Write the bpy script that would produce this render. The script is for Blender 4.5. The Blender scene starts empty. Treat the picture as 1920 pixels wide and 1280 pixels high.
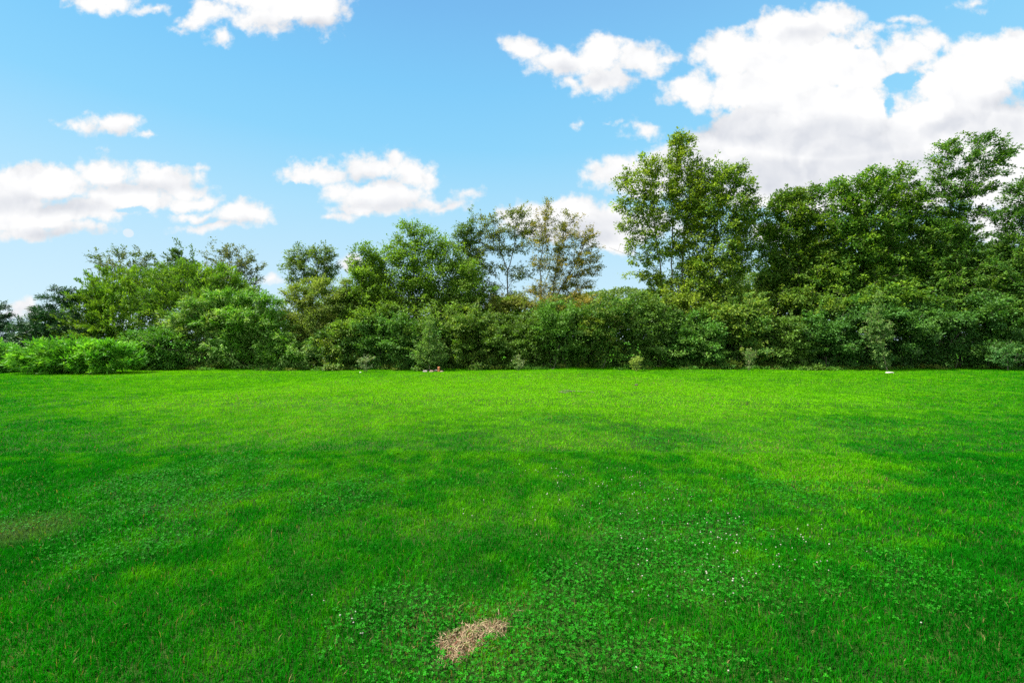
import bpy, math
import numpy as np
from mathutils import Vector

# ------------------------------------------------------------------ camera, world, sun, exposure
scene = bpy.context.scene
COL = scene.collection
EYE = 1.6                       # camera height
FPX = 853.0                     # focal length in photograph pixels (1920 wide)
HZ = 640.0                      # photograph row of the horizon
R = math.radians

cd = bpy.data.cameras.new('camera')
cd.lens = 16.0
cd.sensor_width = 36.0
cd.clip_start = 0.05
cd.clip_end = 5000
cam = bpy.data.objects.new('camera', cd)
cam.location = (0, 0, EYE)
cam.rotation_euler = (R(90), 0, 0)
COL.objects.link(cam)
scene.camera = cam

scene.view_settings.view_transform = 'Standard'
scene.view_settings.look = 'None'
scene.view_settings.exposure = 1.5
scene.view_settings.gamma = 1.0
scene.view_settings.use_curve_mapping = False
scene.cycles.use_denoising = False
scene.cycles.max_bounces = 6
scene.cycles.diffuse_bounces = 3
scene.cycles.glossy_bounces = 2
scene.cycles.transmission_bounces = 4
scene.cycles.transparent_max_bounces = 4
scene.cycles.sample_clamp_indirect = 6.0
scene.cycles.use_adaptive_sampling = True
scene.cycles.adaptive_threshold = 0.01

SUN_EL, SUN_AZ = 58.0, -98.0     # azimuth: degrees from +Y (the view), minus = towards -X
SUN_STRENGTH = 4.2

class NT:
    """small helper to write node graphs"""
    def __init__(s, tree):
        s.t = tree; s.n = tree.nodes; s.l = tree.links
    def put(s, sock, v):
        if v is None: return
        if isinstance(v, bpy.types.NodeSocket): s.l.new(v, sock)
        else: sock.default_value = v
    def m(s, op, a, b=None, c=None, clamp=False):
        nd = s.n.new('ShaderNodeMath'); nd.operation = op; nd.use_clamp = clamp
        for i, v in enumerate((a, b, c)): s.put(nd.inputs[i], v)
        return nd.outputs[0]
    def vm(s, op, a, b=None, c=None, out=0):
        nd = s.n.new('ShaderNodeVectorMath'); nd.operation = op
        for i, v in enumerate((a, b, c)):
            if v is not None: s.put(nd.inputs[i], v)
        return nd.outputs[out]
    def noise(s, vec, scale, detail=3, rough=0.5, out='Fac', dist=0.0):
        nd = s.n.new('ShaderNodeTexNoise'); s.put(nd.inputs['Vector'], vec)
        nd.inputs['Scale'].default_value = scale; nd.inputs['Detail'].default_value = detail
        nd.inputs['Roughness'].default_value = rough; nd.inputs['Distortion'].default_value = dist
        return nd.outputs[out]
    def remap(s, v, a, b, c=0.0, d=1.0, smooth=True):
        nd = s.n.new('ShaderNodeMapRange'); nd.interpolation_type = 'SMOOTHSTEP' if smooth else 'LINEAR'
        nd.clamp = True
        s.put(nd.inputs[0], v)
        for i, x in enumerate((a, b, c, d)): nd.inputs[i + 1].default_value = x
        return nd.outputs[0]
    def mix(s, f, a, b, blend='MIX'):
        nd = s.n.new('ShaderNodeMix'); nd.data_type = 'RGBA'; nd.blend_type = blend
        s.put(nd.inputs[0], f); s.put(nd.inputs[6], a); s.put(nd.inputs[7], b)
        return nd.outputs[2]

CLOUDS = [  # the clouds as they hang in the sky ahead: centre x, y, half width, half height in photograph pixels
 (190,4,62,26),(165,-8,60,14),(285,24,30,9),
 (398,22,50,26),(365,42,42,18),(335,60,18,8),(420,68,26,18),(545,8,112,52),(500,38,66,32),(590,28,58,38),(480,-10,90,30),
 (200,236,50,22),(228,222,28,20),(150,232,32,10),(268,247,20,5),
 (50,345,140,38),(190,328,55,40),(300,334,78,32),(375,312,16,7),(240,370,105,30),(50,412,140,30),(160,398,90,26),(150,430,62,16),
 (0,385,110,40),(60,440,100,18),(360,378,70,16),(450,398,62,24),(375,402,62,10),(330,350,60,22),(400,425,60,8),
 (600,325,72,20),(540,320,20,10),(690,308,60,28),(738,292,24,24),(775,328,55,34),(640,352,40,22),(720,366,92,34),(800,376,46,20),(640,404,38,8),(872,366,20,14),(840,386,38,9),(690,388,70,14),
 (990,94,50,26),(1050,108,50,26),(1130,96,55,38),(1200,108,60,32),(1135,146,62,30),(1010,128,24,18),(1030,112,60,26),(1085,118,60,30),(1252,104,36,12),(1070,160,30,18),
 (1480,58,76,44),(1560,42,66,34),(1400,105,100,50),(1500,125,130,70),(1300,165,72,32),(1600,130,80,60),(1420,180,130,48),(1620,80,40,30),
 (1560,220,140,70),(1440,255,130,60),(1350,270,80,40),(1600,300,170,70),(1450,320,150,55),(1310,300,100,46),(1230,335,90,40),(1155,312,56,26),(1120,328,36,18),
 (1090,392,66,28),(1060,412,130,40),(1170,420,120,40),(985,404,36,16),(1140,458,62,20),
 (1700,100,66,38),(1740,78,50,24),(1860,112,100,56),(1800,165,110,66),(1905,78,60,36),(1750,245,130,60),(1850,250,130,70),(1900,330,130,80),(1700,335,150,60),(1500,370,200,30),
 (1700,34,32,9),(1655,50,28,8),(1822,8,22,8),(1205,248,22,20),(1190,240,14,10),(1090,230,11,8),(1150,229,13,5),
 (1860,425,70,36),(1440,440,60,26),(40,570,46,12),(15,584,50,10),(650,500,34,14),(512,520,26,7)]
HOLES = [(1692,152,44,20),(1660,200,14,26),(1612,95,14,10),(1740,140,20,12),(560,345,30,8),(250,395,40,6)]
GREYS = [(1400,240,130,34),(1560,262,150,46),(1480,330,230,42),(1650,330,160,50),(1300,300,60,26),(1840,240,110,34),(1890,200,60,20),(1080,436,120,24),(1150,420,80,20),
 (60,384,150,20),(240,352,120,12),(90,440,110,12),(730,386,90,14),(700,338,70,12),(440,416,60,8),(1150,150,60,16),(1060,128,40,10),(1500,60,40,10),(560,48,90,14),(210,248,40,8)]

def build_world():
    w = bpy.data.worlds.new('World'); scene.world = w; w.use_nodes = True
    g = NT(w.node_tree); g.n.clear()
    out = g.n.new('ShaderNodeOutputWorld')
    sky = g.n.new('ShaderNodeTexSky'); sky.sky_type = 'NISHITA'; sky.sun_disc = False
    sky.sun_elevation = R(SUN_EL); sky.sun_rotation = R(SUN_AZ)
    sky.air_density = 1.0; sky.dust_density = 0.6; sky.ozone_density = 2.0
    tc = g.n.new('ShaderNodeTexCoord'); d = tc.outputs['Generated']
    sx = g.n.new('ShaderNodeSeparateXYZ'); g.l.new(d, sx.inputs[0]); X, Y, Z = sx.outputs
    yy = g.m('MAXIMUM', Y, 0.12)
    u = g.m('DIVIDE', X, yy); v = g.m('DIVIDE', Z, yy)
    cx = g.n.new('ShaderNodeCombineXYZ'); g.l.new(u, cx.inputs[0]); g.l.new(v, cx.inputs[1]); P0 = cx.outputs[0]
    # warp the coordinates so no outline stays an ellipse
    wv = g.vm('MULTIPLY_ADD', g.vm('SUBTRACT', g.noise(P0, 7.0, 4, 0.55, 'Color'), (.5, .5, .5)), (.10, .07, 0), P0)
    wv = g.vm('MULTIPLY_ADD', g.vm('SUBTRACT', g.noise(P0, 34.0, 3, 0.6, 'Color'), (.5, .5, .5)), (.026, .022, 0), wv)
    def field(blobs, vec):
        acc = None
        for (x, y, a, b) in blobs:
            ia, ib = FPX / a, FPX / b
            e = g.vm('MULTIPLY_ADD', vec, (ia, ib, 0), (-(x - 960) / FPX * ia, -(HZ - y) / FPX * ib, 0))
            k = min(1.5, max(0.22, math.sqrt(a * b) / 58.0))      # a common soft rim for small and large puffs
            L = g.m('MULTIPLY_ADD', g.vm('LENGTH', e, out=1), k, -k)
            if acc is None: acc = L
            else:
                acc = g.m('SMOOTH_MIN', acc, L, 0.10)
        return g.m('MULTIPLY', acc, -1.0)
    f = field(CLOUDS, wv)
    h = g.m('MULTIPLY_ADD', g.m('SUBTRACT', g.noise(P0, 30.0, 4, .6), .5), .5, field(HOLES, wv))
    det = g.m('SUBTRACT', g.noise(P0, 24.0, 6, 0.56), 0.5)
    f = g.m('MULTIPLY_ADD', det, 1.25, f)
    f = g.m('MULTIPLY_ADD', g.m('SUBTRACT', g.noise(P0, 85.0, 4, 0.6), 0.5), 0.26, f)
    f = g.m('SUBTRACT', f, g.m('MAXIMUM', g.m('MULTIPLY', h, 2.0), 0.0))
    f = g.m('ADD', f, 0.06)
    mask = g.remap(f, -0.10, 0.40)
    thin = g.remap(f, 0.0, 0.8)
    # outside the view: unseen noise clouds, added and brightened as fill light for the hedge
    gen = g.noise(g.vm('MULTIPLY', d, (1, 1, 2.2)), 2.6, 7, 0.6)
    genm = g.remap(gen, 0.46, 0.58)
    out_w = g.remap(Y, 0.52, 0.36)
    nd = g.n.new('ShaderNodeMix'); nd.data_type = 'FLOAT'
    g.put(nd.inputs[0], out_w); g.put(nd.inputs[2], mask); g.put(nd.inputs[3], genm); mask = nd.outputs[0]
    # nothing under the horizon
    mask = g.m('MULTIPLY', mask, g.remap(Z, -0.01, 0.03))
    # billows: the difference of a noise with itself a little towards the sun
    b1 = g.noise(wv, 11.0, 3, 0.45); b2 = g.noise(g.vm('ADD', wv, (-.012, .026, 0)), 11.0, 3, 0.45)
    rel = g.m('MULTIPLY', g.m('SUBTRACT', b1, b2), 1.25)
    gr = g.remap(field(GREYS, P0), -0.5, 0.7)
    shade = g.m('SUBTRACT', g.m('MULTIPLY_ADD', gr, 0.50, -0.03), rel)
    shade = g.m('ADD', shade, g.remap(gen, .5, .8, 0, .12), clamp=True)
    cc = g.mix(shade, (1.0, 1.0, 1.0, 1), (0.54, 0.58, 0.67, 1))
    lum = g.remap(thin, 0, 1, 0.96, 1.04)
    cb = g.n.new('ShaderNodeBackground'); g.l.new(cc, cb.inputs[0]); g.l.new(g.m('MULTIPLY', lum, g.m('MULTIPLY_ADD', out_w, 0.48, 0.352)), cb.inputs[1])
    # sky colour: the Nishita sky, pulled towards the deep azure to pale blue run of this day
    vz = g.m('DIVIDE', Z, g.m('MAXIMUM', g.m('SQRT', g.m('SUBTRACT', 1.0, g.m('MULTIPLY', Z, Z))), 0.05))
    cr = g.n.new('ShaderNodeValToRGB'); g.l.new(g.m('MULTIPLY', vz, 1.0, clamp=True), cr.inputs[0])
    e = cr.color_ramp.elements
    stops = [(0.0, (.68, .88, .98)), (.15, (.55, .81, .97)), (.28, (.42, .76, .98)), (.42, (.26, .67, .98)), (.55, (.205, .60, .96)), (.72, (.17, .49, .88)), (1.0, (.12, .36, .76))]
    while len(e) < len(stops): e.new(0.5)
    for k, (p, c) in enumerate(stops): e[k].position = p; e[k].color = (*c, 1)
    az = g.m('MULTIPLY', g.m('SUBTRACT', X, 0.0), 0.10)
    rampc = g.mix(g.m('ADD', az, 0.06, clamp=True), cr.outputs[0], (.5, .85, 1, 1))
    nb = g.n.new('ShaderNodeBackground'); g.l.new(sky.outputs[0], nb.inputs[0]); nb.inputs[1].default_value = 0.05
    rb = g.n.new('ShaderNodeBackground'); g.l.new(rampc, rb.inputs[0]); rb.inputs[1].default_value = 0.365
    sb = g.n.new('ShaderNodeMixShader'); sb.inputs[0].default_value = 0.92; g.l.new(nb.outputs[0], sb.inputs[1]); g.l.new(rb.outputs[0], sb.inputs[2])
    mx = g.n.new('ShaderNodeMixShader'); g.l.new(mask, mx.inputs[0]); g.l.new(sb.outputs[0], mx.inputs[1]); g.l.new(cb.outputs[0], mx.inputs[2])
    # the pale daytime moon low over the trees
    mc = Vector(((241 - 960) / FPX, 1, (HZ - 437) / FPX)).normalized()
    dm = g.vm('DISTANCE', d, tuple(mc), out=1)
    m2 = (mc + Vector((-0.0030, 0, 0.0022))).normalized()
    disc = g.m('MULTIPLY', g.remap(dm, 0.0078, 0.0062), 0.6)
    mb = g.n.new('ShaderNodeBackground'); mb.inputs[0].default_value = (.93, .96, 1, 1); mb.inputs[1].default_value = 0.34
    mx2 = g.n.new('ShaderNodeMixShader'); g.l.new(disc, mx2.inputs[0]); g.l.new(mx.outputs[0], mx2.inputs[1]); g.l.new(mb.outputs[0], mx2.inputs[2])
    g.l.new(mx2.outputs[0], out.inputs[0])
    w.cycles.sampling_method = 'MANUAL'; w.cycles.sample_map_resolution = 512
build_world()

sd = bpy.data.lights.new('sun', 'SUN'); sd.energy = SUN_STRENGTH; sd.angle = R(0.53); sd.color = (1.0, 0.955, 0.87)
sun = bpy.data.objects.new('sun', sd); COL.objects.link(sun)
sdir = Vector((math.sin(R(SUN_AZ)) * math.cos(R(SUN_EL)), math.cos(R(SUN_AZ)) * math.cos(R(SUN_EL)), math.sin(R(SUN_EL))))
sun.rotation_euler = (-sdir).to_track_quat('-Z', 'Y').to_euler()
sun.location = (0, 0, 40)
#@@WORLD_END

# ------------------------------------------------------------------ materials
def new_mat(name):
    m = bpy.data.materials.new(name); m.use_nodes = True
    g = NT(m.node_tree); g.n.clear()
    o = g.n.new('ShaderNodeOutputMaterial')
    return m, g, o

def leaf_mat(name, trans=0.35, rough=0.42, spec=0.5, tint=(1.25, 1.3, 0.55), var=0.12):
    """foliage: the leaf's own colour comes from its vertex colour, light passes through it"""
    m, g, o = new_mat(name)
    at = g.n.new('ShaderNodeAttribute'); at.attribute_name = 'col'
    geo = g.n.new('ShaderNodeNewGeometry')
    n = g.noise(geo.outputs['Position'], 1.7, 2, 0.5)
    k = g.m('MULTIPLY_ADD', g.m('SUBTRACT', n, 0.5), var * 4, 1.0)
    c = g.vm('SCALE', at.outputs['Color'], None); c.node.inputs[3].default_value = 1.0; g.l.new(k, c.node.inputs[3])
    p = g.n.new('ShaderNodeBsdfPrincipled'); g.l.new(c, p.inputs['Base Color'])
    p.inputs['Roughness'].default_value = rough; p.inputs['Specular IOR Level'].default_value = spec
    t = g.n.new('ShaderNodeBsdfTranslucent'); g.l.new(g.vm('MULTIPLY', c, tint), t.inputs[0])
    mx = g.n.new('ShaderNodeMixShader'); mx.inputs[0].default_value = trans
    g.l.new(p.outputs[0], mx.inputs[1]); g.l.new(t.outputs[0], mx.inputs[2]); g.l.new(mx.outputs[0], o.inputs[0])
    return m

def rough_mat(name, c1, c2, scale=20, rough=0.9, bump=0.4, c3=None, detail=5):
    m, g, o = new_mat(name)
    tc = g.n.new('ShaderNodeTexCoord'); v = tc.outputs['Object']
    n = g.noise(v, scale, detail, 0.65); f = g.remap(n, .35, .65)
    c = g.mix(f, (*c1, 1), (*c2, 1))
    if c3: c = g.mix(g.remap(g.noise(v, scale * .37, 4, .6), .5, .7), c, (*c3, 1))
    p = g.n.new('ShaderNodeBsdfPrincipled'); g.l.new(c, p.inputs['Base Color']); p.inputs['Roughness'].default_value = rough
    b = g.n.new('ShaderNodeBump'); b.inputs['Strength'].default_value = bump; g.l.new(n, b.inputs['Height']); b.inputs['Distance'].default_value = 0.03
    g.l.new(b.outputs[0], p.inputs['Normal']); g.l.new(p.outputs[0], o.inputs[0])
    return m

M_LEAF = leaf_mat('broad_leaf', trans=.40, rough=.58, spec=.2)
M_GLOSSY = leaf_mat('glossy_leaf', trans=0.34, rough=0.52, spec=0.22)
M_NEEDLE = leaf_mat('needle', trans=0.12, rough=0.55, spec=0.3)
M_GRASS = leaf_mat('grass_blade', trans=0.42, rough=0.7, spec=0.05, tint=(1.25, 1.25, 0.3), var=0.05)
M_CLOVER = leaf_mat('clover_leaf', trans=0.30, rough=0.5, spec=0.08, tint=(1.1, 1.25, .4), var=0.05)
M_STRAW = leaf_mat('straw', trans=0.2, rough=0.7, spec=0.2, tint=(1.05, 1, .9), var=0.1)
M_BARK = rough_mat('bark', (.075, .058, .042), (.16, .13, .10), 14, 0.9, 0.6, (.10, .11, .06))
M_PALEBARK = rough_mat('pale_bark', (.20, .14, .10), (.34, .25, .18), 14, 0.85, 0.5)
M_STONE = rough_mat('stone', (.12, .105, .09), (.24, .21, .18), 18, 0.9, 0.6)
M_REDSTONE = rough_mat('red_stone', (.12, .08, .055), (.20, .14, .10), 22, 0.9, 0.6)
M_WHITESTONE = rough_mat('white_stone', (.34, .31, .27), (.50, .47, .42), 22, 0.85, 0.5)
M_ORANGE = rough_mat('orange_clay', (.40, .12, .04), (.50, .19, .07), 30, 0.7, 0.2)
M_SOIL = rough_mat('dark_soil', (.030, .022, .014), (.07, .055, .035), 40, 0.95, 0.7)
M_PETAL = leaf_mat('petal', trans=0.25, rough=0.6, spec=0.2, tint=(1, 1, .95), var=0.05)

# ------------------------------------------------------------------ mesh helpers
def place(px, py, D):
    """photograph pixel + distance from the viewer -> a point of the place"""
    return np.array([(px - 960) / FPX * D, D, EYE + (HZ - py) / FPX * D])

def mesh_np(name, verts, faces, nper, col=None, mat=None, smooth=False):
    """faces: flat index array, nper: vertices per face (int or array)"""
    me = bpy.data.meshes.new(name)
    verts = np.ascontiguousarray(verts, np.float32); faces = np.ascontiguousarray(faces, np.int32).ravel()
    if np.isscalar(nper):
        nf = len(faces) // nper; tot = np.full(nf, nper, np.int32)
    else:
        tot = np.asarray(nper, np.int32); nf = len(tot)
    start = np.concatenate([[0], np.cumsum(tot)[:-1]]).astype(np.int32)
    me.vertices.add(len(verts)); me.vertices.foreach_set('co', verts.ravel())
    me.loops.add(len(faces)); me.loops.foreach_set('vertex_index', faces)
    me.polygons.add(nf); me.polygons.foreach_set('loop_start', start)
    me.polygons.foreach_set('use_smooth', np.full(nf, smooth, bool))
    me.update(calc_edges=True)
    if col is not None:
        a = me.attributes.new('col', 'FLOAT_COLOR', 'POINT')
        c4 = np.ones((len(verts), 4), np.float32); c4[:, :3] = np.clip(col, 0, 1)
        a.data.foreach_set('color', c4.ravel())
    if mat: me.materials.append(mat)
    return me

def link(name, me, parent=None, loc=None):
    o = bpy.data.objects.new(name, me); COL.objects.link(o)
    if parent is not None: o.parent = parent
    if loc is not None: o.location = loc
    return o

def thing(name, label, cat, loc, group=None):
    o = link(name, None, None, tuple(loc)); o.empty_display_size = 0.3
    return tag(o, label, cat, group)

def tag(o, label, cat, group=None, kind=None):
    o['label'] = label; o['category'] = cat
    if group: o['group'] = group
    if kind: o['kind'] = kind
    return o

def unit(v):
    return v / np.maximum(np.linalg.norm(v, axis=-1, keepdims=True), 1e-9)

_tab = np.random.default_rng(5).random((256, 256))
def vnoise(x, y, s, seed=0):
    """smooth value noise, feature size s metres"""
    x = x / s + seed * 17.31; y = y / s + seed * 9.77
    xi = np.floor(x).astype(int); yi = np.floor(y).astype(int)
    fx = x - xi; fy = y - yi
    fx = fx * fx * (3 - 2 * fx); fy = fy * fy * (3 - 2 * fy)
    x0 = xi & 255; x1 = (xi + 1) & 255; y0 = yi & 255; y1 = (yi + 1) & 255
    return (_tab[x0, y0] * (1 - fx) + _tab[x1, y0] * fx) * (1 - fy) + (_tab[x0, y1] * (1 - fx) + _tab[x1, y1] * fx) * fy
def fbm(x, y, s, seed=0, n=3):
    r = 0; a = 1; t = 0
    for k in range(n):
        r = r + a * vnoise(x, y, s / 2 ** k, seed + k); t += a; a *= .5
    return r / t

def ground_z(x, y):
    x = np.asarray(x, float); y = np.asarray(y, float)
    fade = np.clip((y - 3) / 6, 0, 1) * np.clip((60 - y) / 20, 0, 1)
    z = (fbm(x * .6, y, 5.0, 3, 2) - .5) * 0.16 + (vnoise(x * .5, y, 1.6, 9) - .5) * 0.035
    return z * fade

# ------------------------------------------------------------------ trees and shrubs
def skeleton(rng, paths, tips, step=0.4, arch=0.15, wig=0.08, upbias=0.6):
    """branching grown from the given limb paths to every twig tip"""
    cap = 60000
    N = np.zeros((cap, 3)); par = np.full(cap, -1, int); L = np.zeros(cap); n = 0
    roots = []
    for path in paths:
        path = np.asarray(path, float); prev = -1
        if n:                                           # a limb starts at the nearest node of an earlier one when it is close
            dd = np.linalg.norm(N[:n] - path[0], axis=1); k = int(dd.argmin())
            if dd[k] < 0.5: prev = k
        for a, b in zip(path[:-1], path[1:]):
            m = max(1, int(np.linalg.norm(b - a) / step))
            for t in range(0 if prev < 0 or a is path[0] else 1, m + 1):
                p = a + (b - a) * t / m
                if t not in (0, m): p = p + rng.normal(0, wig * step, 3)
                N[n] = p; par[n] = prev; L[n] = 0 if prev < 0 else L[prev] + np.linalg.norm(p - N[prev]); prev = n; n += 1
    base_n = n
    d0 = np.array([np.linalg.norm(N[:n] - t, axis=1).min() for t in tips])
    tip_id = np.zeros(len(tips), int)
    for ti in np.argsort(d0):
        t = tips[ti]; V = t - N[:n]; d = np.linalg.norm(V, axis=1) + 1e-6
        cost = d * (1 + upbias * np.clip(-V[:, 2] / d, 0, 1)) + 0.12 * L[:n]
        k = int(cost.argmin()); dd = d[k]
        m = max(1, int(round(dd / step))); a = N[k].copy()
        side = rng.normal(0, 1, 3) * wig * dd
        prev = k
        for j in range(1, m + 1):
            s = j / m
            p = a + (t - a) * s + (np.array([0, 0, arch * dd]) + side) * math.sin(math.pi * s) * (1 if m > 1 else 0)
            if n >= cap - 1: break
            N[n] = p; par[n] = prev; L[n] = L[prev] + np.linalg.norm(p - N[prev]); prev = n; n += 1
        tip_id[ti] = prev
    N = N[:n]; par = par[:n]
    return N, par, tip_id

def radii(N, par, rtip, rbase, e=2.3):
    n = len(N); acc = np.full(n, 0.0); kids = np.zeros(n, int)
    np.add.at(kids, par[par >= 0], 1)
    order = np.arange(n)[::-1]                          # children always come after their parent
    for i in order:
        if kids[i] == 0: acc[i] = max(acc[i], rtip ** e)
        if par[i] >= 0: acc[par[i]] += acc[i]
    r = acc ** (1 / e)
    return np.minimum(r, rbase) if rbase else r

def limb_mesh(N, par, r, sides=5):
    i = np.nonzero(par >= 0)[0]; a = N[par[i]]; b = N[i]
    d = unit(b - a); h = np.where(np.abs(d[:, 2:3]) > .9, np.array([[1., 0, 0]]), np.array([[0, 0, 1.]]))
    u = unit(np.cross(d, h)); w = np.cross(d, u)
    ang = np.arange(sides) / sides * 2 * np.pi
    ca, sa = np.cos(ang), np.sin(ang)
    ring = u[:, None, :] * ca[None, :, None] + w[:, None, :] * sa[None, :, None]
    ra = np.minimum(r[par[i]], r[i] * 1.35); rb = r[i]
    A = a[:, None, :] + ring * ra[:, None, None]; B = (b + d * rb[:, None] * .3)[:, None, :] + ring * rb[:, None, None]
    V = np.concatenate([A, B], 1).reshape(-1, 3)
    k = np.arange(sides); k2 = (k + 1) % sides
    F = np.stack([k, k2, k2 + sides, k + sides], 1)[None] + (np.arange(len(i)) * 2 * sides)[:, None, None]
    return V, F.reshape(-1)

def leaf_quads(rng, pos, axis, nrm, ln, wd, col):
    """folded pointed leaves: one quad each"""
    axis = unit(axis); side = unit(np.cross(nrm, axis)); up = np.cross(axis, side)
    ln = ln[:, None]; wd = wd[:, None]
    V = np.stack([pos, pos + axis * ln * .45 + side * wd * .5 + up * wd * .16,
                  pos + axis * ln, pos + axis * ln * .45 - side * wd * .5 + up * wd * .16], 1).reshape(-1, 3)
    C = np.repeat(col, 4, 0)
    return V, np.arange(len(V)), C

GAIN = 1.75
def grow(name, label, cat, base, D, lobes, ntip=300, nleaf=22000, leaf=(.12, .07), color=(.06, .13, .02), col2=None, c2=.15,
         spread=.2, shell=.5, paths=None, stems=1, depth=1.0, mat=None, bark=None, rbase=.16, droop=.25, up=.7, shoots=.12, back=1.0,
         group=None, seed=None, crown='crown', wood='trunk', arch=.12, tipup=0.0, vary=.28, sides=5, rt=.005, step=.4, narrow=1.0, flat=.5, bright=1.0):
    """one tree or shrub. base = (px, photograph row or None), lobes = ellipses of the photograph's outline given depth at distance D"""
    import zlib
    rng = np.random.default_rng(zlib.crc32(label.encode()) if seed is None else seed)
    if crown == 'crown' and ntip > 200: ntip = int(ntip * 1.35); spread = spread * .9; shell = min(shell, .28); flat = max(flat, .7); shoots = shoots * 1.4
    elif ntip > 200: ntip = int(ntip * .85); shoots = shoots * 1.3
    k = D / FPX
    bx = (base - 960) * k
    root = np.array([bx, D, float(ground_z(bx, D)) - 0.05])
    lb = []
    for q in lobes:
        c = place(q[0], q[1], D); rx, rz = q[2] * k, q[3] * k
        ry = (q[4] if len(q) > 4 else depth) * (rx * rz) ** .5
        dy = q[5] if len(q) > 5 else 0.0
        lb.append((c[0], c[1] + dy, c[2], rx, ry, rz))
    lb = np.array(lb)
    vol = (lb[:, 3] * lb[:, 5]) ** 1.0 * lb[:, 4] ** .5
    pick = rng.choice(len(lb), ntip, p=vol / vol.sum()); B = lb[pick]
    dirn = unit(rng.normal(0, 1, (ntip, 3)))
    rad = (shell + (1 - shell) * rng.random(ntip) ** .6)
    rad *= 0.92 + 0.16 * rng.random(ntip)
    sh = rng.random(ntip) < shoots                       # long shoots that break the outline
    rad = np.where(sh, rad.clip(.9) * rng.uniform(1.05, 1.38, ntip), rad)
    tips = B[:, :3] + dirn * B[:, 3:6] * rad[:, None]
    tips[:, 2] += np.where(sh, rng.uniform(0, .25, ntip), 0)
    tips[:, 2] = np.maximum(tips[:, 2], root[2] + 0.12 + .15 * rng.random(ntip))
    if paths is None:
        cen = np.average(lb[:, :3], 0, weights=vol); low = lb[:, 2].min()
        paths = []
        for s in range(stems):
            off = rng.normal(0, .12 + .05 * stems, 3) if stems > 1 else np.zeros(3); off[2] = 0
            tgt = cen if stems == 1 else lb[rng.integers(len(lb)), :3] * .6 + cen * .4
            r0 = root + off * (1 if stems > 1 else 0)
            mid = r0 * .5 + tgt * .5 + np.array([(r0[0] - tgt[0]) * .25, 0, 0])
            paths.append([r0, mid, tgt])
    else:
        pp = []
        for p in paths:
            pp.append([place(x, y, D) + np.array([0, dy, 0]) for (x, y, dy) in p])
        pp[0][0] = root.copy()
        paths = pp
    N, par, tid = skeleton(rng, paths, tips, step=step, arch=arch, upbias=.8)
    r = radii(N, par, rt, rbase)
    e = thing(name, label, cat, root, group)
    V, F = limb_mesh(N - root, par, r, sides)
    link(wood, mesh_np(wood, V, F, 4, None, bark or M_BARK, True), e)
    # leaves gather round the ends of the twigs
    T = N[tid]; p1 = par[tid]; p1 = np.where(p1 < 0, tid, p1); p2 = np.where(par[p1] < 0, p1, par[p1]); G = N[p2]
    w = rng.uniform(.35, 1.0, ntip) ** 1.3; w = np.where(sh, w * .4, w)
    ci = rng.choice(ntip, nleaf, p=w / w.sum())
    t = rng.random(nleaf) ** 1.4
    sg = np.where(sh[ci], spread * .42, spread * (.6 + .8 * rng.random(ntip))[ci])[:, None]
    sc = np.clip(rng.normal(0, 1, (nleaf, 3)), -2.1, 2.1) * sg; sc[:, 2] *= flat
    pos = T[ci] + (G[ci] - T[ci]) * t[:, None] * np.where(sh[ci], 1.0, .8)[:, None] + sc
    pos[:, 2] = np.maximum(pos[:, 2], root[2] + .06 + .08 * rng.random(nleaf))
    cen = np.average(lb[:, :3], 0, weights=vol)
    outw = unit(pos - B[ci][:, :3]) * .6 + unit(pos - cen) * .4
    axis = outw * .7 + rng.normal(0, .6, (nleaf, 3)) + unit(T[ci] - G[ci] + 1e-6) * .5
    axis[:, 2] += tipup - droop
    nrm = rng.normal(0, .34, (nleaf, 3)) + outw * .5 + rng.normal(0, .25, (ntip, 3))[ci]; nrm[:, 2] += up
    nrm = unit(nrm); a = unit(axis); nrm = unit(nrm - a * (a * nrm).sum(1, keepdims=True) * .8)
    sz = rng.uniform(.65, 1.25, nleaf)
    base_c = np.array(color) * bright * GAIN; c2c = np.array(col2 if col2 is not None else (color[0] * 1.9, color[1] * 1.5, color[2] * 1.0)) * bright * GAIN
    clump = rng.random(ntip)[ci]
    f = np.clip((clump < c2) * .6 + (rng.random(nleaf) < .12) * .5 + (sh[ci]) * .25 + rng.normal(0, .12, nleaf), 0, 1)[:, None]
    c = base_c * (1 - f) + c2c * f
    c = c * (1 + vary * rng.normal(0, 1, (nleaf, 1)) * .35) * (1 + .5 * (rng.random(ntip)[ci][:, None] - .5))
    c = np.clip(c, .004, .8)
    V, F, C = leaf_quads(rng, pos - root, axis, nrm, leaf[0] * sz, leaf[1] * sz * narrow, c)
    link(crown, mesh_np(crown, V, F, 4, C, mat or M_LEAF), e)
    return e

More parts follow.
